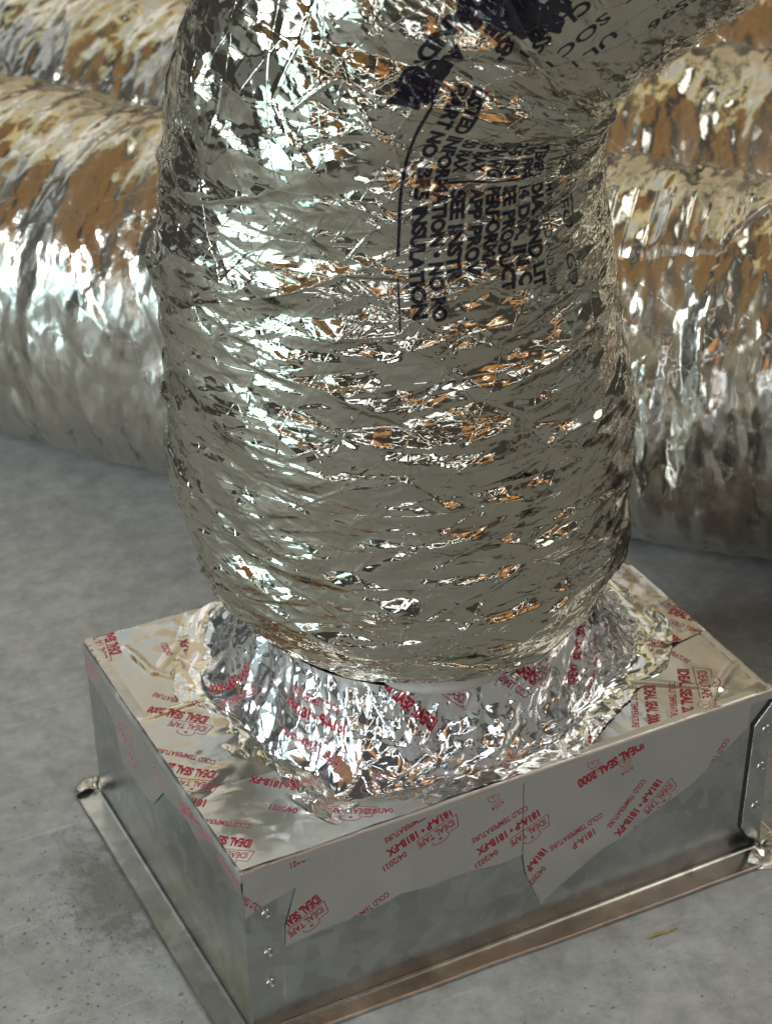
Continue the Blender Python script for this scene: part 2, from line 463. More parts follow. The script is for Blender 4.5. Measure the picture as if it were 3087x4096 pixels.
def sheet_metal(name, col, rough):
    m, N, L, B = newmat(name)
    tc = nd(N, 'ShaderNodeTexCoord').outputs['Object']
    v = nd(N, 'ShaderNodeTexVoronoi', feature='F1'); v.inputs['Scale'].default_value = 55
    L.new(tc, v.inputs['Vector'])
    n = nd(N, 'ShaderNodeTexNoise'); n.inputs['Scale'].default_value = 14; n.inputs['Detail'].default_value = 6; n.inputs['Roughness'].default_value = .65
    L.new(tc, n.inputs['Vector'])
    rp = nd(N, 'ShaderNodeValToRGB'); L.new(n.outputs['Fac'], rp.inputs[0])
    rp.color_ramp.elements[0].position = .3; rp.color_ramp.elements[0].color = tuple(c * .78 for c in col[:3]) + (1,)
    rp.color_ramp.elements[1].position = .7; rp.color_ramp.elements[1].color = col
    mx = nd(N, 'ShaderNodeMix', data_type='RGBA', blend_type='MULTIPLY'); mx.inputs[0].default_value = .30
    bw = nd(N, 'ShaderNodeRGBToBW'); L.new(v.outputs['Color'], bw.inputs[0])
    L.new(rp.outputs[0], mx.inputs[6]); L.new(bw.outputs[0], mx.inputs[7])
    L.new(mx.outputs[2], B.inputs['Base Color'])
    B.inputs['Metallic'].default_value = 1
    r = nd(N, 'ShaderNodeMapRange'); L.new(n.outputs['Fac'], r.inputs[0]); r.inputs[3].default_value = rough * .7; r.inputs[4].default_value = rough * 1.4
    L.new(r.outputs[0], B.inputs['Roughness'])
    b = nd(N, 'ShaderNodeBump'); b.inputs['Strength'].default_value = .25; b.inputs['Distance'].default_value = .0006
    L.new(n.outputs['Fac'], b.inputs['Height']); L.new(b.outputs[0], B.inputs['Normal'])
    return m

def plain(name, col, rough, metal=0.0, nscale=60, amt=.3, bump=.3):
    m, N, L, B = newmat(name)
    tc = nd(N, 'ShaderNodeTexCoord').outputs['Object']
    n = nd(N, 'ShaderNodeTexNoise'); n.inputs['Scale'].default_value = nscale; n.inputs['Detail'].default_value = 5
    L.new(tc, n.inputs['Vector'])
    rp = nd(N, 'ShaderNodeValToRGB'); L.new(n.outputs['Fac'], rp.inputs[0])
    rp.color_ramp.elements[0].position = .3; rp.color_ramp.elements[0].color = tuple(c * (1 - amt) for c in col[:3]) + (1,)
    rp.color_ramp.elements[1].position = .7; rp.color_ramp.elements[1].color = tuple(c for c in col[:3]) + (1,)
    L.new(rp.outputs[0], B.inputs['Base Color'])
    B.inputs['Roughness'].default_value = rough; B.inputs['Metallic'].default_value = metal
    b = nd(N, 'ShaderNodeBump'); b.inputs['Strength'].default_value = bump; b.inputs['Distance'].default_value = .001
    L.new(n.outputs['Fac'], b.inputs['Height']); L.new(b.outputs[0], B.inputs['Normal'])
    return m

def concrete():
    m, N, L, B = newmat('concrete')
    tc = nd(N, 'ShaderNodeTexCoord').outputs['Object']
    def noise(sc, det=6, ro=.6):
        n = nd(N, 'ShaderNodeTexNoise'); n.inputs['Scale'].default_value = sc; n.inputs['Detail'].default_value = det; n.inputs['Roughness'].default_value = ro
        L.new(tc, n.inputs['Vector']); return n.outputs['Fac']
    big, mid, fine = noise(3.2), noise(24, 12, .78), noise(420, 4, .7)
    rp = nd(N, 'ShaderNodeValToRGB'); L.new(big, rp.inputs[0])
    rp.color_ramp.elements[0].position = .34; rp.color_ramp.elements[0].color = (.315, .318, .318, 1)
    rp.color_ramp.elements[1].position = .68; rp.color_ramp.elements[1].color = (.385, .388, .385, 1)
    r2 = nd(N, 'ShaderNodeValToRGB'); L.new(mid, r2.inputs[0])
    r2.color_ramp.elements[0].position = .34; r2.color_ramp.elements[0].color = (.66, .66, .66, 1)
    r2.color_ramp.elements[1].position = .64; r2.color_ramp.elements[1].color = (1.12, 1.12, 1.12, 1)
    mx = nd(N, 'ShaderNodeMix', data_type='RGBA', blend_type='MULTIPLY'); mx.inputs[0].default_value = 1
    L.new(rp.outputs[0], mx.inputs[6]); L.new(r2.outputs[0], mx.inputs[7])
    # pale scuffs and dark specks
    r3 = nd(N, 'ShaderNodeValToRGB'); L.new(noise(26, 10, .8), r3.inputs[0])
    r3.color_ramp.elements[0].position = .56; r3.color_ramp.elements[0].color = (0, 0, 0, 1)
    r3.color_ramp.elements[1].position = .70; r3.color_ramp.elements[1].color = (.55, .55, .55, 1)
    m2 = nd(N, 'ShaderNodeMix', data_type='RGBA'); L.new(r3.outputs[0], m2.inputs[0]); L.new(mx.outputs[2], m2.inputs[6]); m2.inputs[7].default_value = (.50, .50, .49, 1)
    vp = nd(N, 'ShaderNodeTexVoronoi', feature='F1'); vp.inputs['Scale'].default_value = 46; L.new(tc, vp.inputs['Vector'])
    sp = nd(N, 'ShaderNodeMapRange'); L.new(vp.outputs['Distance'], sp.inputs[0]); sp.inputs[1].default_value = .05; sp.inputs[2].default_value = .13; sp.inputs[3].default_value = .55; sp.inputs[4].default_value = 0
    gate = nd(N, 'ShaderNodeMapRange'); L.new(noise(9, 3, .6), gate.inputs[0]); gate.inputs[1].default_value = .48; gate.inputs[2].default_value = .62
    ms = nd(N, 'ShaderNodeMix', data_type='RGBA'); L.new(math_n(N, L, 'MULTIPLY', sp.outputs[0], gate.outputs[0]), ms.inputs[0]); L.new(m2.outputs[2], ms.inputs[6]); ms.inputs[7].default_value = (.16, .16, .155, 1)
    sm = nd(N, 'ShaderNodeMapping'); L.new(tc, sm.inputs[0]); sm.inputs['Rotation'].default_value = (0, 0, .7); sm.inputs['Scale'].default_value = (9, 150, 1)
    sn = nd(N, 'ShaderNodeTexNoise'); sn.inputs['Scale'].default_value = 1; sn.inputs['Detail'].default_value = 4; L.new(sm.outputs[0], sn.inputs['Vector'])
    sr = nd(N, 'ShaderNodeMapRange'); L.new(sn.outputs['Fac'], sr.inputs[0]); sr.inputs[1].default_value = .62; sr.inputs[2].default_value = .74; sr.inputs[3].default_value = 0; sr.inputs[4].default_value = .4
    mq = nd(N, 'ShaderNodeMix', data_type='RGBA'); L.new(sr.outputs[0], mq.inputs[0]); L.new(ms.outputs[2], mq.inputs[6]); mq.inputs[7].default_value = (.52, .52, .51, 1)
    m2 = mq
    # dirt stain beside the flange
    sep = nd(N, 'ShaderNodeSeparateXYZ'); L.new(tc, sep.inputs[0])
    dx = math_n(N, L, 'DIVIDE', math_n(N, L, 'SUBTRACT', sep.outputs[0], -.046), .05)
    dy = math_n(N, L, 'DIVIDE', math_n(N, L, 'SUBTRACT', sep.outputs[1], .265), .10)
    rr = math_n(N, L, 'SQRT', math_n(N, L, 'ADD', math_n(N, L, 'MULTIPLY', dx, dx), math_n(N, L, 'MULTIPLY', dy, dy)))
    rr = math_n(N, L, 'ADD', rr, math_n(N, L, 'MULTIPLY', math_n(N, L, 'SUBTRACT', noise(38, 6, .7), .5), 2.6))
    st = nd(N, 'ShaderNodeMapRange'); L.new(rr, st.inputs[0]); st.inputs[1].default_value = .45; st.inputs[2].default_value = 1.15; st.inputs[3].default_value = .75; st.inputs[4].default_value = 0
    m3 = nd(N, 'ShaderNodeMix', data_type='RGBA'); L.new(st.outputs[0], m3.inputs[0]); L.new(m2.outputs[2], m3.inputs[6]); m3.inputs[7].default_value = (.14, .13, .115, 1)
    L.new(m3.outputs[2], B.inputs['Base Color'])
    B.inputs['Roughness'].default_value = .62
    B.inputs['Specular IOR Level'].default_value = .35
    h = math_n(N, L, 'ADD', math_n(N, L, 'MULTIPLY', mid, .6), math_n(N, L, 'MULTIPLY', fine, .25))
    h = math_n(N, L, 'ADD', h, math_n(N, L, 'MULTIPLY', st.outputs[0], math_n(N, L, 'MULTIPLY', noise(70, 6, .7), 3.0)))
    b = nd(N, 'ShaderNodeBump'); b.inputs['Strength'].default_value = .6; b.inputs['Distance'].default_value = .002
    L.new(h, b.inputs['Height']); L.new(b.outputs[0], B.inputs['Normal'])
    return m

# ------------------------------------------------------------------ floor
bm = bmesh.new()
bmesh.ops.create_grid(bm, x_segments=8, y_segments=8, size=7)
floor = bm_obj('concrete_floor', bm, concrete())
tag(floor, 'bare grey concrete floor with scuffs and dust', kind='structure')

# ------------------------------------------------------------------ metal box
BW, BD, BH = 0.60, 0.4253, 0.2109
M_sheet = sheet_metal('galvanised_sheet', (.56, .59, .595, 1), .25)
M_flange = sheet_metal('galvanised_flange', (.82, .81, .77, 1), .24)
M_dark = plain('gap_shade', (.03, .03, .03), .7)
M_screw = plain('zinc_screw', (.55, .55, .52), .3, 1.0, 300, .2, .1)

box = empty('duct_box', (BW / 2, BD / 2, 0))
tag(box, 'low galvanised sheet metal box standing on concrete, its top wrapped in red printed foil tape', 'metal box')
BO = Vector(box.location)
def part(o):
    """keep world placement under the box empty"""
    o.parent = box
    o.matrix_parent_inverse = Matrix.Translation(-BO)
    return o

t = .0012
def slab(name, pts, off, mat, bv=0.0):
    bm = bmesh.new(); prism(bm, pts, off)
    if bv: bevel(bm, bv)
    return part(bm_obj(name, bm, mat))
z0 = .003
slab('front_panel', [(0, 0, z0), (BW, 0, z0), (BW, 0, BH), (0, 0, BH)], (0, t, 0), M_sheet)
slab('back_panel', [(0, BD, z0), (BW, BD, z0), (BW, BD, BH), (0, BD, BH)], (0, -t, 0), M_sheet)
slab('side_panel', [(0, t, z0), (0, BD - t, z0), (0, BD - t, BH), (0, t, BH)], (t, 0, 0), M_sheet)
slab('side_panel', [(BW, t, z0), (BW, BD - t, z0), (BW, BD - t, BH), (BW, t, BH)], (-t, 0, 0), M_sheet)
slab('top_panel', [(-.0008, -.0008, BH), (BW + .0008, -.0008, BH), (BW + .0008, BD + .0008, BH), (-.0008, BD + .0008, BH)], (0, 0, .0015), M_sheet, .0004)

# lapped corner tabs with screws on the front
def screw(parent, x, y, z, nrm):
    bm = bmesh.new()
    bmesh.ops.create_cone(bm, cap_ends=True, segments=16, radius1=.0052, radius2=.0046, depth=.0012, matrix=Matrix.Translation((0, 0, .0006)))
    bmesh.ops.create_cone(bm, cap_ends=True, segments=6, radius1=.0034, radius2=.0030, depth=.0034, matrix=Matrix.Translation((0, 0, .0028)))
    bmesh.ops.create_uvsphere(bm, u_segments=10, v_segments=5, radius=.0018, matrix=Matrix.Translation((0, 0, .0042)))
    o = bm_obj('screw', bm, M_screw)
    o.matrix_world = Matrix.Translation((x, y, z)) @ Vector(nrm).to_track_quat('Z', 'Y').to_matrix().to_4x4()
    mw = o.matrix_world.copy()
    o.parent = parent
    o.matrix_basis = mw
    return o
tab = slab('corner_tab', [(0, -.0014, .008), (.020, -.0014, .018), (.036, -.0014, .036), (.0385, -.0014, .199), (0, -.0014, .2075)], (0, .0012, 0), M_sheet, .0003)
for zz in (.154, .1045, .065):
    screw(tab, .0218, -.0014, zz, (0, -1, 0))
tab2 = slab('corner_tab', [(BW, -.0034, .012), (.588, -.0034, .012), (.5735, -.0034, .040), (.579, -.0034, .174), (BW, -.0034, .1985)], (0, .0010, 0), M_sheet, .0003)
gap = slab('lap_shadow', [(BW, -.0024, .010), (.587, -.0024, .010), (.5720, -.0024, .0395), (.5777, -.0024, .1748), (BW, -.0024, .1998)], (0, .0022, 0), M_dark)  # near-black slab standing in for the shade inside the lap gap
for zz in (.165, .117, .0647):
    screw(tab2, .5945 - (.165 - zz) * .05, -.0034, zz, (0, -1, 0))

# flange: strip with a hemmed outer edge on each side
def flange_strip(name, A, Bp, outw, width, lift0=0., lift1=0., w1=None):
    """strip from A to Bp lying on the floor, running outw from the wall; slightly bent"""
    A = np.array(A); Bp = np.array(Bp); outw = np.array(outw)
    n = 60; prof = []
    w1 = w1 if w1 is not None else width
    rows = []
    for i, s in enumerate(np.linspace(0, 1, n)):
        w = width + (w1 - width) * s + .0012 * (vnoise(np.array([s * 9.]), np.array([3.]), 5)[0] - .5)
        lf = lift0 + (lift1 - lift0) * s + .0012 * (vnoise(np.array([s * 7.]), np.array([9.]), 6)[0] - .5)
        base = A + (Bp - A) * s
        # cross profile: (out, up)
        pr = [(0.0, .0075), (.0010, .0050), (.003, .0042), (w * .5, .0044 + lf * .5), (w - .0030, .0046 + lf), (w - .0024, .0056 + lf), (w - .0010, .0060 + lf), (w, .0050 + lf), (w, .0020 + lf), (w - .002, .0008 + lf), (w * .5, .0010 + lf * .5), (.001, .0012)]
        rows.append([base + outw * a + np.array([0, 0, b]) for a, b in pr])
    P = np.array(rows)
    o = grid(name, P, M_flange, uv=None, wrap=True)
    o.data.set_sharp_from_angle(angle=math.radians(20))
    return part(o)
flange_strip('flange', (-.0005, .4340, 0), (-.0005, -.0160, 0), (-1, 0, 0), .0275, 0, 0, .0300)
flange_strip('flange', (-.006, -.0004, 0), (.600, -.0004, 0), (0, -1, 0), .0200, 0, .0, .0320)
flange_strip('flange', (BW + .0005, -.012, 0), (BW + .0005, .434, 0), (1, 0, 0), .0260)
flange_strip('flange', (BW + .01, BD + .0005, 0), (-.01, BD + .0005, 0), (0, 1, 0), .0260)
# rounded, crushed corner ends
def corner_cap(name, c, r, a0, a1, hgt, seed):
    n = 22; m = 9
    th = np.linspace(math.radians(a0), math.radians(a1), n)[None, :]
    s = np.linspace(0, 1, m)[:, None]
    rr = r * (s + .0 * th)
    z = .004 + hgt * np.sin(s * math.pi) ** .7 * (1 + .5 * (vnoise(th * 5 + 0 * s, s * 3 + 0 * th, seed) - .5)) + 0 * th
    X = c[0] + rr * np.cos(th) * (1 + .10 * (vnoise(th * 4 + 0 * s, s * 4, seed + 1) - .5)); Y = c[1] + rr * np.sin(th)
    z = np.where(s > .97, .001, z)
    return part(grid(name, np.stack([X, Y, z], -1), M_flange))
corner_cap('flange_corner', (-.004, .432), .026, 60, 185, .006, 3)
corner_cap('flange_corner', (.601, -.004), .034, -150, 20, .011, 4)
corner_cap('flange_corner', (-.006, -.006), .026, 170, 290, .005, 6)

# ------------------------------------------------------------------ foil tape on the box: print first
RED = (0.30, 0.006, 0.025, 1)
TAPECOL = (.62, .615, .60, 1)
FRp = Print('front_tape_print', 0, 0, BW, .22, 3000)
TPp = Print('top_tape_print', -.01, -.01, BW + .01, BD + .01, 3000)
LFp = Print('side_tape_print', -BD, 0, 0, .22, 2400)
CT, SEAL, PFX, DT = 'COLD TEMPERATURE', 'IDEAL SEAL 2000', '181A-P \u2022 181B-FX', '04/2021'
def put(P, rows):
    for (s, x, y, a, L) in rows:
        if s == 'LOGO': P.logo(x, y, a, L)
        elif s == 'UL': P.ul(x, y, a, L)
        else:
            sz = {CT: .0098, SEAL: .0160, PFX: .0134, DT: .0104}.get(s, .0134)
            P.text(s, x, y, a, length=L, size=sz, bold=.060 if s in (SEAL, PFX) else .036)
put(FRp, [
    ('LOGO', .079, .139, -153, .042), (SEAL, .075, .155, -153, .062), (CT, .150, .127, -155, .066), (SEAL, .166, .117, -158, .062),
    ('LOGO', .223, .189, -160, .043), (PFX, .2205, .204, -160, .076), (CT, .211, .2145, -162, .067), (DT, .170, .170, -158, .027),
    ('LOGO', .327, .149, -160, .043), (PFX, .320, .164, -161, .076), (CT, .306, .1745, -163, .066), (DT, .272, .131, -159, .027),
    (CT, .395, .130, -161, .065), ('181A-P', .387, .113, -158, .030), (PFX, .3262, .112, -136, .074), (DT, .326, .087, -136, .026),
    (CT, .443, .155, -132, .062), (PFX, .462, .149, -133, .075), ('LOGO', .477, .137, -138, .041), (DT, .438, .096, -136, .027),
    (CT, .544, .170, -122, .066), (CT, .020, .162, 130, .058), (DT, .074, .209, -172, .026),
    (SEAL, .440, .206, -163, .080), ('UL', .420, .186, -165, .0065), ('UL', .268, .199, -160, .0062), ('UL', .382, .199, -150, .0062)])
put(TPp, [
    (SEAL, .028, .384, 82, .062), ('LOGO', .012, .382, 80, .044), (PFX, .094, .300, 86, .074), ('LOGO', .074, .300, 82, .040), (DT, .075, .352, 84, .028),
    (CT, .074, .249, 128, .066), (SEAL, .066, .230, 132, .068), ('LOGO', .058, .216, 134, .042),
    (CT, .045, .163, 134, .064), (SEAL, .038, .145, 136, .060), ('LOGO', .028, .128, 137, .042), (PFX, .013, .108, 138, .076),
    (CT, .036, .057, 141, .060), (SEAL, .028, .035, 140, .060), ('LOGO', .017, .020, 142, .040), (DT, .085, .057, 137, .028),
    (DT, .112, .033, 130, .028), (PFX, .118, .076, 138, .072), ('LOGO', .146, .022, 150, .042), (DT, .165, .014, 160, .027),
    (SEAL, .582, .168, -61, .062), ('LOGO', .590, .182, -62, .042), (CT, .572, .153, -63, .067), (SEAL, .545, .176, -80, .062), (CT, .530, .136, -72, .060),
    (SEAL, .534, .076, -120, .092), ('LOGO', .550, .064, -117, .050), (CT, .511, .059, -121, .060), (SEAL, .486, .067, -119, .066), (CT, .470, .068, -121, .064),
    (SEAL, .400, .036, -122, .060), ('UL', .522, .010, -110, .0065), ('LOGO', .52, .30, -60, .042), (SEAL, .53, .26, -62, .060)])
put(LFp, [('LOGO', -.386, .196, 190, .042), (PFX, -.279, .139, 140, .056), (CT, -.262, .168, 150, .05), (SEAL, -.150, .178, 20, .060), (CT, -.111, .177, 25, .06), ('LOGO', -.05, .19, 0, .042), (DT, -.20, .17, 140, .03)])
I_fr, I_tp, I_lf = FRp.image(), TPp.image(), LFp.image()

M_tape_top = foil('foil_tape_top', TAPECOL, .20, .35, .7, .5, False, I_tp, RED, 'print', .6, tilt=.35)
M_tape_bright = foil('foil_tape_bright', (.74, .75, .76, 1), .46, .5, .7, .5, False, I_tp, RED, 'print', .6, tilt=.5)  # rougher, paler copy of the tape: bluish reflected light put into its colour
M_tape_front = foil('foil_tape_front', TAPECOL, .22, .12, 1, 1, False, I_fr, RED, 'print', .6)
M_tape_side = foil('foil_tape_side', TAPECOL, .22, .12, 1, 1, False, I_lf, RED, 'print', .6)

def poly_mask(X, Y, poly):
    inside = np.zeros(X.shape, bool)
    n = len(poly)
    for i in range(n):
        x0, y0 = poly[i]; x1, y1 = poly[(i + 1) % n]
        c = (y0 > Y) != (y1 > Y)
        xi = x0 + (Y - y0) * (x1 - x0) / ((y1 - y0) if abs(y1 - y0) > 1e-9 else 1e-9)
        inside ^= c & (X < xi)
    return inside

WX = np.arange(-.02, BW + .02, .0015); WY = np.arange(-.02, BD + .02, .0015)
WRK = pwl(WX, WY, 501, .060, .030, 1.0, .5, 0, .001, 1.5) + pwl(WX, WY, 502, .024, .013, .45, -.4, .35, .0022, 1.5) + .5 * pwl(WX, WY, 503, .011, .008, .3, .2, .2, .0018, 1.4)
def tape(face, poly, lift, wr=.0006, seed=1, ridges=()):
    """a strip of tape stuck to a face of the box; poly in face coordinates, fine mesh so that it can wrinkle"""
    poly = [tuple(p) for p in poly]
    me = bmesh.new()
    vs = [me.verts.new((x, y, 0)) for x, y in poly]
    me.faces.new(vs)
    bmesh.ops.triangulate(me, faces=me.faces)
    # cut by a lattice so that there are points to lift
    step = .003 if face == 'top' else (.006 if ridges else .012)
    x0, x1 = min(p[0] for p in poly), max(p[0] for p in poly); y0, y1 = min(p[1] for p in poly), max(p[1] for p in poly)
    for i in range(1, int((x1 - x0) / step) + 1):
        bmesh.ops.bisect_plane(me, geom=me.verts[:] + me.edges[:] + me.faces[:], plane_co=(x0 + i * step, 0, 0), plane_no=(1, 0, 0))
    for i in range(1, int((y1 - y0) / step) + 1):
        bmesh.ops.bisect_plane(me, geom=me.verts[:] + me.edges[:] + me.faces[:], plane_co=(0, y0 + i * step, 0), plane_no=(0, 1, 0))
    U = me.loops.layers.uv.new('UVMap'); U2 = me.loops.layers.uv.new('print')
    PR = {'front': FRp, 'top': TPp, 'side': LFp}[face]
    for f in me.faces:
        f.smooth = True
        for l in f.loops:
            x, y = l.vert.co[:2]
            l[U].uv = (x + seed * .37, y + seed * .21)
            l[U2].uv = ((x - PR.x0) / (PR.x1 - PR.x0), (y - PR.y0) / (PR.y1 - PR.y0))
    X = np.array([v.co.x for v in me.verts]); Y = np.array([v.co.y for v in me.verts])
    wx = np.clip(((np.abs(X) % BW) + .02) / .0015, 0, len(WX) - 1).astype(int); wy = np.clip(((np.abs(Y) % BD) + .02) / .0015, 0, len(WY) - 1).astype(int)
    h = lift + wr * 1.3 * (WRK[wy, wx] + .6) * (sstep(.35, .65, fbm(X / .08, Y / .08, seed + 5, 2)) + .15)
    for (ax, ay, bx, by, wd, ht) in ridges:
        L2 = (bx - ax) ** 2 + (by - ay) ** 2
        tt = np.clip(((X - ax) * (bx - ax) + (Y - ay) * (by - ay)) / L2, 0, 1)
        d = np.hypot(X - ax - tt * (bx - ax), Y - ay - tt * (by - ay))
        h = h + ht * np.clip(1 - d / wd, 0, 1) * np.sin(tt * math.pi) ** .5
    for v, hh in zip(me.verts, h):
        x, y = v.co[:2]
        v.co = {'top': (x, y, BH + .0015 + hh), 'front': (x, -hh, y), 'side': (-hh, -x, y)}[face]
    mesh = bpy.data.meshes.new('tape_strip')
    me.to_mesh(mesh); me.free()
    o = link('tape_strip', mesh, {'top': M_tape_bright if seed == 13 else M_tape_top, 'front': M_tape_front, 'side': M_tape_side}[face])
    return part(o)

# top: six overlapping strips
tape('top', [(0, .245), (.20, .245), (.20, .4253), (0, .4253)], .0006, .0005, 11, [(.035, .395, .045, .330, .006, .0035), (.045, .330, .105, .385, .007, .003), (.045, .335, .075, .300, .005, .0025)])
tape('top', [(0, .10), (.15, .115), (.17, .262), (.02, .275), (0, .268)], .0016, .0013, 12, [(.0, .262, .10, .262, .006, .0022)])
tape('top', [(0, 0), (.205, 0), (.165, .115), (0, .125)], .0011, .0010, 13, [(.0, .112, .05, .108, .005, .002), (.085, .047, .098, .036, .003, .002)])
tape('top', [(.36, 0), (.60, 0), (.60, .13), (.44, .14)], .0008, .0006, 14, [(.52, .005, .60, .06, .006, .0025), (.45, .10, .56, .02, .006, .003)])
tape('top', [(.44, .10), (.60, .12), (.60, .4253), (.42, .4253)], .0016, .0007, 15, [(.50, .2, .595, .02, .006, .0025), (.47, .16, .58, .10, .006, .003)])
tape('top', [(.19, .385), (.43, .385), (.43, .4253), (.19, .4253)], .0022, .0007, 16)
# front
tape('front', [(0, .2112), (.0547, .2112), (.0547, .1740), (.0153, .1642), (0, .1570)], .0018, .00012, 21)
tape('front', [(.0400, .2112), (.31, .2112), (.31, .1120), (.277, .1096), (.2397, .1153), (.1974, .1135), (.1641, .1178), (.1474, .1132), (.1113, .1084), (.0821, .1085), (.0396, .1041), (.0409, .1304), (.0540, .174)], .0006, .00022, 22, [(.105, .205, .085, .16, .004, .0018), (.19, .19, .172, .118, .003, .0012)])
tape('front', [(.302, .2112), (.5735, .2112), (.5720, .1740), (.5054, .1248), (.4844, .115), (.4522, .102), (.4249, .0867), (.3974, .0803), (.3414, .0485), (.3251, .0355), (.3058, .0854), (.3025, .1083)], .0012, .00022, 23, [(.31, .19, .44, .193, .006, .0016)])
# left side
tape('side', [(-.4253, .2112), (0, .2112), (0, .185), (-.06, .158), (-.135, .176), (-.20, .165), (-.24, .12), (-.33, .115), (-.345, .165), (-.4253, .17)], .0012, .00025, 24)

# the tape wrapped over the top edges: a bright rounded fold
def edge_fold(pts, nrm, seed, r0=.0036):
    a, b = np.array(pts[0]), np.array(pts[1]); nrm = np.array(nrm, float)
    n = 160; rows = []
    for s_ in np.linspace(0, 1, n):
        w = .0007 * vnoise(np.array([s_ * 40.]), np.array([1.]), seed)[0] + .0004 * vnoise(np.array([s_ * 130.]), np.array([1.]), seed)[0]
        base = a + (b - a) * s_
        row = []
        for q in np.linspace(0, math.pi / 2, 7):
            r = r0 + w
            row.append(base + nrm * (.0016 - r0 + r * math.sin(q)) + np.array([0, 0, .0024 - r0 + r * math.cos(q)]))
        row.append(base + nrm * (.0010 + w * .5) + np.array([0, 0, -.004 - r0 - 2 * w]))
        row.insert(0, base + nrm * (-.005 - r0) + np.array([0, 0, .0020 + w]))
        rows.append(row)
    P = np.array(rows)
    uv = np.stack([np.linspace(0, .6, n)[:, None] + 0 * P[..., 0], np.linspace(0, .014, P.shape[1])[None, :] + 0 * P[..., 0]], -1)
    return part(grid('tape_fold', P, M_tape_plain, uv=uv))
M_tape_plain = foil('foil_tape_plain', TAPECOL, .38, .3, 1, 1, False)
edge_fold([(-.0024, 0, BH), (BW + .0022, 0, BH)], (0, -1, 0), 31)
edge_fold([(0, BD + .002, BH), (0, -.0021, BH)], (-1, 0, 0), 32, .0060)
edge_fold([(BW, 0, BH), (BW, BD, BH)], (1, 0, 0), 33)
edge_fold([(BW, BD, BH), (0, BD, BH)], (0, 1, 0), 34)

# ------------------------------------------------------------------ crumpled tape collar between box and duct
CX, CY = 0.30, 0.2127
RT = np.array([0.8906, -0.4547, 0.0]); FR = np.array([-0.4547, -0.8906, 0.0]); UP = np.array([0, 0, 1.0])
SKp = Print('collar_tape_print', -.42, -.02, .42, .16, 2600)
put(SKp, [
    (SEAL, .010, .040, 218, .075), ('UL', -.045, .088, 215, .0065), ('LOGO', .045, .020, 215, .044), (CT, .115, .030, 222, .062), (SEAL, .125, .020, 225, .075), ('LOGO', .140, .022, 225, .044), ('UL', .082, .10, 222, .0065),
    (PFX, -.075, .045, 182, .078), (DT, -.115, .070, 182, .030), ('LOGO', -.075, .072, 182, .042), (CT, -.085, .030, 182, .062),
    (CT, -.200, .05, 120, .06), (SEAL, -.22, .04, 118, .065), (SEAL, .19, .05, -60, .065), (CT, .205, .09, -58, .06), ('LOGO', .23, .06, -60, .04), (PFX, -.10, .118, 130, .07)])
I_sk = SKp.image()
M_collar = foil('foil_tape_collar', (.80, .81, .82, 1), .12, .30, .6, 1.0, False, I_sk, RED, tilt=1.2)
pts = [(.1635, .4272), (.1356, .4008), (.1038, .3381), (.078, .2763), (.0845, .2184), (.0949, .1605), (.1099, .0938), (.1268, .0405), (.1761, .0337), (.2258, .0265), (.3001, .0180), (.3596, .028), (.4022, .0565), (.4507, .0818), (.50, .10), (.545, .16), (.55, .25), (.52, .34), (.45, .40), (.30, .421)]
def azim(x, y):
    dx, dy = x - CX, y - CY
    return math.atan2(dx * RT[0] + dy * RT[1], dx * FR[0] + dy * FR[1])
tab_a = sorted((azim(x, y), math.hypot(x - CX, y - CY)) for x, y in pts)
ta = np.array([a for a, _ in tab_a]); tr = np.array([r for _, r in tab_a])
ta = np.concatenate([ta - 2 * math.pi, ta, ta + 2 * math.pi]); tr = np.concatenate([tr, tr, tr])
nth, ns = 720, 110
phi = np.linspace(-math.pi, math.pi, nth, endpoint=False)
rout = np.interp(phi, ta, tr)
k = np.array([1, 4, 6, 4, 1]) / 16.
rout = sum(w * np.roll(rout, i - 2) for i, w in enumerate(k))
s = np.linspace(0, 1.40, ns)[:, None]
rin, zt, zb = .1720, .309, BH + .0032
sc = np.minimum(s, 1)
R_ = rin + (np.maximum(rout, rin + .004)[None, :] - rin) * sc ** 1.15 + np.clip(s - 1, 0, 1) * .09
Z_ = zb + (zt - zb) * (1 - sc) ** 1.35 + 0 * R_
A_ = phi[None, :] * .19 + 0 * s; B_ = s * .105 + 0 * phi[None, :]
edge = np.exp(-((phi - azim(.1268, .0405)) / .10) ** 2)          # the hard front-left corner of the wrap
pa = phi * .19; sb_ = s[:, 0] * .105
h = pwl(pa, sb_, 71, .040, .045, .0065, .2, 0) + pwl(pa, sb_, 72, .017, .026, .0034, -.15, .0012, .0016) + pwl(pa, sb_, 73, .008, .011, .0016, .3, .0006, .001)
h = h + folds(B_, A_, 74, 5, .022, .30, .0026, .6, .45) * (1 - sstep(.3, .7, s))
h = h * (sstep(0, .10, s) * .75 + .25) * (1 - .65 * sstep(.9, 1.15, s))
nr = np.minimum(1, (1 - sc) * 1.6 + .25)
R2 = R_ + h * nr
Z2 = np.maximum(Z_ + h * (1 - nr * .55), BH + .0042 - .0042 * sstep(1.04, 1.36, s) + .0022 * np.abs(pwl(pa, sb_, 77, .014, .010, 1.0, .4, .4, .0015, 1.3)) * (1 - sstep(1.2, 1.36, s)))
P = np.stack([CX + R2 * (np.sin(phi) * RT[0] + np.cos(phi) * FR[0]), CY + R2 * (np.sin(phi) * RT[1] + np.cos(phi) * FR[1]), Z2], -1)
keep = (P[..., 0] > .001) & (P[..., 0] < BW - .001) & (P[..., 1] > .0005) & (P[..., 1] < BD - .001)
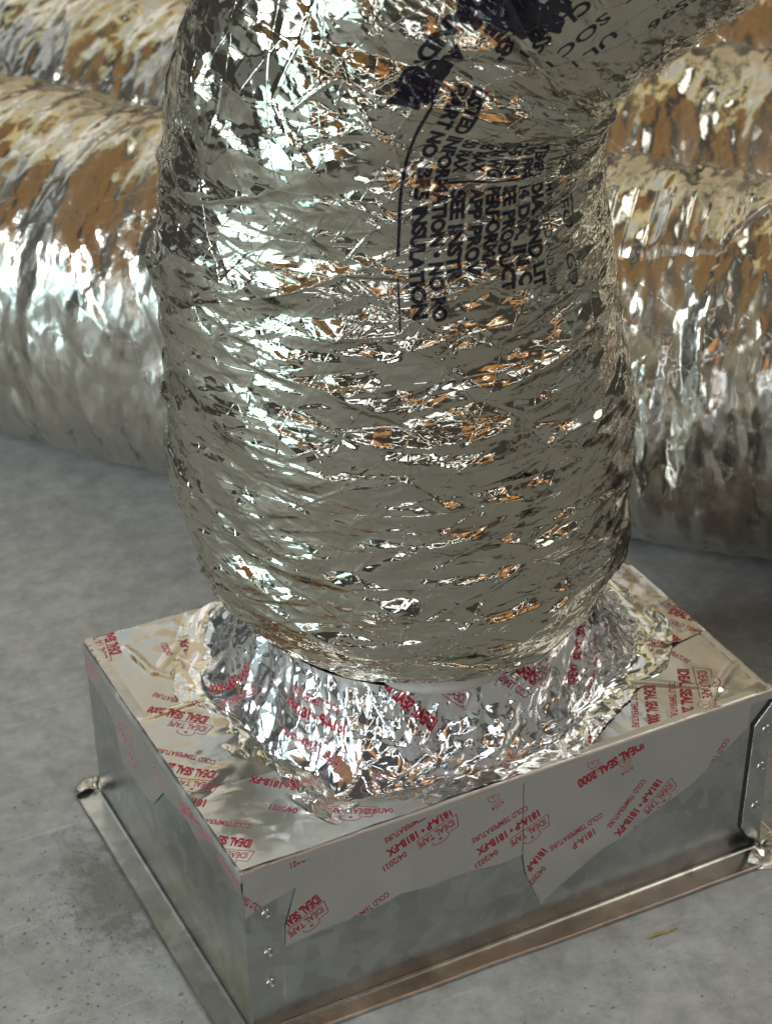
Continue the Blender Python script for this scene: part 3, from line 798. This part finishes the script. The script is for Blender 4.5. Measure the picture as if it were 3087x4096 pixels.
# ragged outer boundary
keep &= (s + .10 * (facets(A_ / .025, B_ * 0, 78) - .5)) < 1.34
uvA = np.stack([A_, B_], -1)
collar = part(grid('collar_tape', P, M_collar, uv=uvA, uv2=SKp.uv(A_, B_), wrap=False, keep=keep))
tag(collar, 'crumpled shiny foil tape flaring from the round collar onto the box top')

# ------------------------------------------------------------------ main duct
duct = empty('flexible_duct', (CX, CY, BH))
tag(duct, 'upright silver foil duct with black printing, standing on the taped box and bending right', 'duct')
DO = Vector(duct.location)
def dpart(o):
    o.parent = duct; o.matrix_parent_inverse = Matrix.Translation(-DO); return o

PIV = np.array([CX, CY, 0.0]) + RT * 0.219 + UP * 0.815
PZ = [(0.345, 0.158, 0.0), (0.330, 0.166, 0.0), (0.320, 0.176, 0.0), (0.327, 0.187, -0.001), (0.350, 0.202, -0.004), (0.385, 0.215, -0.008), (0.43, 0.2235, -0.012), (0.50, 0.2265, -0.016), (0.60, 0.223, -0.020), (0.70, 0.212, -0.028), (0.765, 0.204, -0.030), (0.815, 0.200, -0.026)]
def sections(n):
    z = np.array([a[0] for a in PZ]); r = np.array([a[1] for a in PZ]); o = np.array([a[2] for a in PZ])
    k = np.concatenate([[0], np.cumsum(np.hypot(np.diff(z), np.diff(r)))])
    v0 = k[-1]; TH = math.radians(52); Rb = 0.200; v1 = v0 + Rb * 1.15 * TH; v2 = v1 + 0.45
    v = np.linspace(0, v2, n)
    kk = np.linspace(0, v0, 400)
    def sm(a):
        q = np.interp(kk, k, a)
        for _ in range(6): q[1:-1] = (q[:-2] + 2 * q[1:-1] + q[2:]) / 4
        return q
    zz, rr, oo = [np.interp(v, kk, sm(a)) for a in (z, r, o)]
    th = np.where(v > v0, np.clip((v - v0) / (v1 - v0), 0, 1) * TH, 0)
    ext = np.clip(v - v1, 0, None)
    c = np.array([CX, CY, 0.0]) + RT * oo[:, None] + UP * zz[:, None]
    bend = v > v0
    Rv = Rb - 0.018 * th / TH
    cb = PIV + (Rv + .045)[:, None] * (-np.cos(th)[:, None] * RT + np.sin(th)[:, None] * UP) + ext[:, None] * (np.sin(th)[:, None] * RT + np.cos(th)[:, None] * UP)
    c = np.where(bend[:, None], cb, c)
    rad = np.where(bend, Rv, rr)
    X = np.cos(th)[:, None] * RT - np.sin(th)[:, None] * UP
    return v, c, rad, X, v0, v1

SLp = Print('duct_print', -.12, .38, .30, 1.02, 2000)
def down(st, u, v, L, size=.0182, bold=.070): SLp.text(st, u, v, -90, length=L, size=size, bold=bold)
for row in [
    ('PART NO. BR5 INSULATION', .026, .660, .215), ('LISTED INFORMATION \u2022 NO RO', .044, .665, .225), ('50 MAX', .061, .612, .040), ('SEE INSTR', .061, .556, .085),
    ('45 MAX', .079, .612, .040), ('APP PROV', .079, .556, .082), ('1/4 IN WG', .096, .620, .052), ('PERFORMA', .096, .556, .080),
    ('2.5 IN', .113, .618, .050), ('SEE PRODUCT', .113, .555, .100), ('100 FPM', .130, .618, .055), ('14 DIA. IN C', .130, .552, .095),
    ('TEMP', .146, .612, .046), ('DIA. AND LIT', .146, .546, .095), ('RECOMMENDED AND UN', .163, .568, .120, .013, .02), ('PRODUCT INFO TIGD', .188, .640, .200, .017, .02),
    ('AIR DUCT', .075, .925, .115, .018, .03), ('UL 181', .098, .905, .075, .017, .03), ('0786596', .130, .900, .090, .015, .03),
    ('AND C', -.022, .715, .075, .022, .06), ('AND', .000, .690, .055, .020, .05), ('0\'-18\'', .030, .772, .075, .020, .05), ('CLASS 1', .052, .790, .075, .017, .05),
    ('FIRE', .012, .760, .050, .022, .08), ('SOC 1', .078, .795, .070, .016, .03), ('8\'-10\'', -.004, .790, .060, .022, .07), ('UL I', .102, .790, .045, .015, .03), ('C', .065, .435, .010, .012, .02), ('O', .047, .455, .009, .010, .02)]:
    down(*row)
SLp.line([(.014, .640), (.013, .560), (.015, .500)], .0036)
SLp.line([(.015, .482), (.014, .435)], .0022)
SLp.line([(.052, .563), (.155, .563)], .0032)
SLp.line([(-.05, .76), (-.035, .735), (-.012, .712)], .0045)
SLp.line([(-.055, .98), (-.05, .76)], .003)
SLp.line([(.205, .66), (.205, .50)], .0024)
SLp.line([(.150, .96), (.155, .86)], .003)
# smeared overprint: big bold characters printed over one another
rs = np.random.RandomState(3)
for (x, y, n, sz) in [(.010, .655, 7, .026), (-.034, .742, 5, .026), (.002, .748, 12, .032), (.030, .752, 8, .028), (-.004, .780, 9, .030), (.050, .770, 5, .022)]:
    for q in range(n):
        SLp.text('AND0CESMBR8'[rs.randint(11)], x + rs.normal(-.01, .011), y + rs.normal(0, .008), -90 + rs.normal(0, 25), size=sz * (.6 + .6 * rs.rand()), bold=.07)
I_sl = SLp.image()
M_sleeve = foil('duct_foil_printed', (.52, .50, .42, 1), .10, .26, .55, 1.5, True, I_sl, streak=.25, tilt=1.75, net=.28)

nv, nu = 860, 640
sg = np.linspace(-1, 1, nu, endpoint=False)
phi = math.pi * (sg - .5 * np.sin(math.pi * sg) / math.pi)
v, c, rad, X, v0, v1 = sections(nv)
A_ = phi[None, :] * .215 + 0 * v[:, None]; B_ = v[:, None] + 0 * phi[None, :]
seam = sstep(0, .25, math.pi - np.abs(phi))[None, :]
h = crumple(phi * .215, v, 11) * (1.45 + .05 * sstep(.28, .52, v) - .7 * sstep(.70, .82, v))[:, None]
# whole folds of slack film, running round the tube, and the deep pleats at the inside of the bend
h = h + .0050 * (fbm(A_ / .25, B_ / .12, 40, 2) - .5)
el = np.exp(-((phi - 1.45) / .55) ** 2)[None, :] * np.exp(-((v - .60) / .085) ** 2)[:, None]
h = h + el * folds(A_ * .4, B_, 47, 5, .045, .15, .010, .5, .7)
cr = np.exp(-((B_ - .655 - .25 * A_ * (A_ > 0)) / .016) ** 2) * sstep(-.02, .05, A_)       # pinched valley across the print
h = h - .006 * cr
h = h * (1 - .80 * np.exp(-((phi - 1.7) / .62) ** 2)[None, :] * (sstep(.22, .45, v) * (1 - sstep(.95, 1.1, v)))[:, None])
h = h * seam * sstep(0, .05, v)[:, None]
rr = rad[:, None] + h
P = c[:, None, :] + rr[..., None] * (np.sin(phi)[None, :, None] * X[:, None, :] + np.cos(phi)[None, :, None] * FR)
uvA = np.stack([A_, B_], -1)
dpart(grid('foil_sleeve', P, M_sleeve, uv=uvA, uv2=SLp.uv(A_, B_), wrap=True))

# inner neck: pleated dark foil, and the white edge of the insulation that shows under the sleeve
n1 = 400
ph = np.linspace(-math.pi, math.pi, n1, endpoint=False)[None, :]
zz = np.linspace(BH + .004, .345, 30)[:, None]
pl = .004 * np.abs(((ph * 22 + 3 * vnoise(ph * 6, ph * 0, 91)) % 1) - .5) + .004 * vnoise(ph * 14, zz * 40, 92)
rr = .1630 + pl + 0 * zz
P = np.stack([CX + rr * (np.sin(ph) * RT[0] + np.cos(ph) * FR[0]), CY + rr * (np.sin(ph) * RT[1] + np.cos(ph) * FR[1]), zz + 0 * ph], -1)
M_neck = foil('neck_foil', (.62, .60, .56, 1), .16, .8, 1, 1, False)
dpart(grid('pleated_neck', P, M_neck, uv=np.stack([ph * .16 + 0 * zz, zz + 0 * ph], -1), wrap=True))
M_ins = plain('white_insulation', (.50, .49, .45), .9, 0, 90, .12, .4)
ph = np.linspace(-.22, .52, 120)[:, None]
tt = np.linspace(0, 2 * math.pi, 14, endpoint=False)[None, :]
wd = np.sin(np.linspace(0, math.pi, 120)) [:, None] ** .5
rr = .1700 + .010 * np.cos(tt) * wd; z_ = .3140 + .012 * np.sin(tt) * wd - .002 * wd
P = np.stack([CX + rr * (np.sin(ph) * RT[0] + np.cos(ph) * FR[0]), CY + rr * (np.sin(ph) * RT[1] + np.cos(ph) * FR[1]), z_ + 0 * ph], -1)
dpart(grid('insulation_edge', P, M_ins, wrap=True))

# ------------------------------------------------------------------ ducts lying behind
M_row = foil('duct_foil', (.62, .60, .54, 1), .20, .34, .5, 1.4, True, streak=.2, tilt=1.3, net=.12)
def catmull(pts, n):
    p = np.array(pts, float); p = np.vstack([2 * p[0] - p[1], p, 2 * p[-1] - p[-2]])
    seg = len(p) - 3; out = []
    for t in np.linspace(0, seg - 1e-6, n):
        i = int(t); f = t - i; a, b, c_, d = p[i:i + 4]
        out.append(.5 * (2 * b + (c_ - a) * f + (2 * a - 5 * b + 4 * c_ - d) * f * f + (3 * b - a - 3 * c_ + d) * f ** 3))
    return np.array(out)
def lying_duct(pts, radius, seed, label, nL, nA, flap=None):
    C0 = catmull(pts, nL)
    ln = np.concatenate([[0], np.cumsum(np.linalg.norm(np.diff(C0, axis=0), axis=1))])
    T = np.gradient(C0, axis=0); T /= np.linalg.norm(T, axis=1)[:, None]
    S = np.stack([T[:, 1], -T[:, 0], 0 * T[:, 0]], -1)          # sideways, towards the camera
    if (S[:, 1].mean() > 0): S = -S
    S /= np.linalg.norm(S, axis=1)[:, None]
    sg = np.linspace(-1, 1, nA, endpoint=False)
    a = math.pi * (sg - .45 * np.sin(math.pi * sg) / math.pi) + .5
    A_ = a[None, :] * radius + 0 * ln[:, None]; B_ = ln[:, None] + 0 * a[None, :]
    seam = sstep(0, .3, math.pi - np.abs(a - .5))[None, :]
    h = crumple(a * radius, ln, seed, 1.15) + .020 * (fbm(A_ / .22, B_ / .11, seed + 20, 2) - .5)
    low = sstep(.55, -.35, a)[None, :]
    h = h + low * (folds(A_ * .5, B_, seed + 30, 5, .045, .2, .0055, .3, .5)) + folds(A_, B_, seed + 31, 4, .085, .2, .005, .3, .45)
    h = h * seam * (1 - .75 * sstep(-.55, -1.0, a))[None, :]
    rr = radius + h
    D = np.cos(a)[None, :, None] * S[:, None, :] + np.sin(a)[None, :, None] * UP
    P = C0[:, None, :] + rr[..., None] * D
    P[..., 2] = np.maximum(P[..., 2], .004 + .003 * vnoise(A_ / .03, B_ / .05, seed + 3))
    o = grid('flexible_duct', P, M_row, uv=np.stack([A_, B_], -1), wrap=True)
    tag(o, label, 'duct', 'foil ducts lying on the floor behind')
    if flap:
        i0, i1 = np.searchsorted(C0[:, 0], flap[0]), np.searchsorted(C0[:, 0], flap[1])
        n, m = 120, 16
        ii = np.linspace(i0, i1, n).astype(int)
        rows = []
        for k, i in enumerate(ii):
            q = k / (n - 1)
            lo = flap[2] + .10 * math.sin(q * 9) * .25 + max(0, q - .86) * 2.4
            for w in np.linspace(0, 1, m):
                ang = lo + (flap[3] - lo) * w
                jn = int(np.argmin(np.abs(a - ang)))
                r_ = np.linalg.norm(P[i, jn] - C0[i]) - .004 + .009 * min(1, w * 6) + .001 * (1 - w) ** 2 * (.6 + .4 * math.sin(q * 23)) + .004 * vnoise(np.array([q * 30.]), np.array([w * 3.]), 88)[0]
                rows.append(C0[i] + r_ * (math.cos(ang) * S[i] + math.sin(ang) * UP))
        FP = np.array(rows).reshape(n, m, 3)
        uvf = np.stack(np.meshgrid(np.linspace(0, .1, m), np.linspace(0, .3, n)), -1)
        f = grid('loose_flap', FP, M_row, o, uv=uvf)
        f['label'] = 'pale loose flap of foil folded over the top of the duct'
    return o
r1 = [(-.50, 2.75, .243), (-.20, 2.30, .243), (.02, 1.90, .243), (.12, 1.64, .243), (.21, 1.415, .243), (.385, 1.145, .243), (.62, .905, .243), (.86, .675, .243), (1.10, .44, .243), (1.45, .10, .243)]
lying_duct(r1, .250, 200, 'foil duct lying on the concrete right behind the box, nearest of the row', 900, 330, (.74, .985, .95, 1.36))
r2 = [(x + .34, y + .29, z + .005) for x, y, z in r1]
lying_duct(r2, .250, 300, 'foil duct with mostly brown reflections, middle one of the lying row', 700, 280)
r3 = [(x + .72, y + .58, z + .01) for x, y, z in r1]
lying_duct(r3, .250, 400, 'farthest foil duct of the row, glimpsed at the top edge under the bend', 420, 200)

# ------------------------------------------------------------------ small things on the floor
M_wood = plain('pale_wood', (.42, .34, .16), .8, 0, 200, .4, .5)
bm = bmesh.new()
prism(bm, [(-.016, -.0016, 0), (.012, -.0022, 0), (.019, .0004, 0), (.008, .0018, 0), (-.015, .0020, 0)], (0, 0, .0016))
o = bm_obj('wood_splinter', bm, M_wood); o.location = (.432, -.0655, .0006); o.rotation_euler = (0, .03, -.05)
tag(o, 'thin straw coloured wood splinter lying on the bare concrete in front of the box', 'splinter')

rs = np.random.RandomState(5)
bm = bmesh.new()
for i in range(760):
    if i < 520:
        x = rs.normal(-.13, .075); y = rs.normal(.16, .13)
        if x > -.035: x = -.035 - rs.rand() * .1
    else:
        x = rs.uniform(.05, .75); y = rs.uniform(-.30, -.06)
    r = .0005 + .0009 * rs.rand() ** 3
    mt = Matrix.Translation((x, y, r * .5)) @ Matrix.Rotation(rs.rand() * 6, 4, 'Z') @ Matrix.Diagonal((r * (1 + rs.rand()), r, r * .7, 1))
    bmesh.ops.create_icosphere(bm, subdivisions=1, radius=1, matrix=mt)
o = bm_obj('floor_grit', bm, plain('grit', (.30, .29, .27), .9, 0, 300, .5, .3))
tag(o, 'loose grey grit scattered over the concrete', 'grit', kind='stuff')
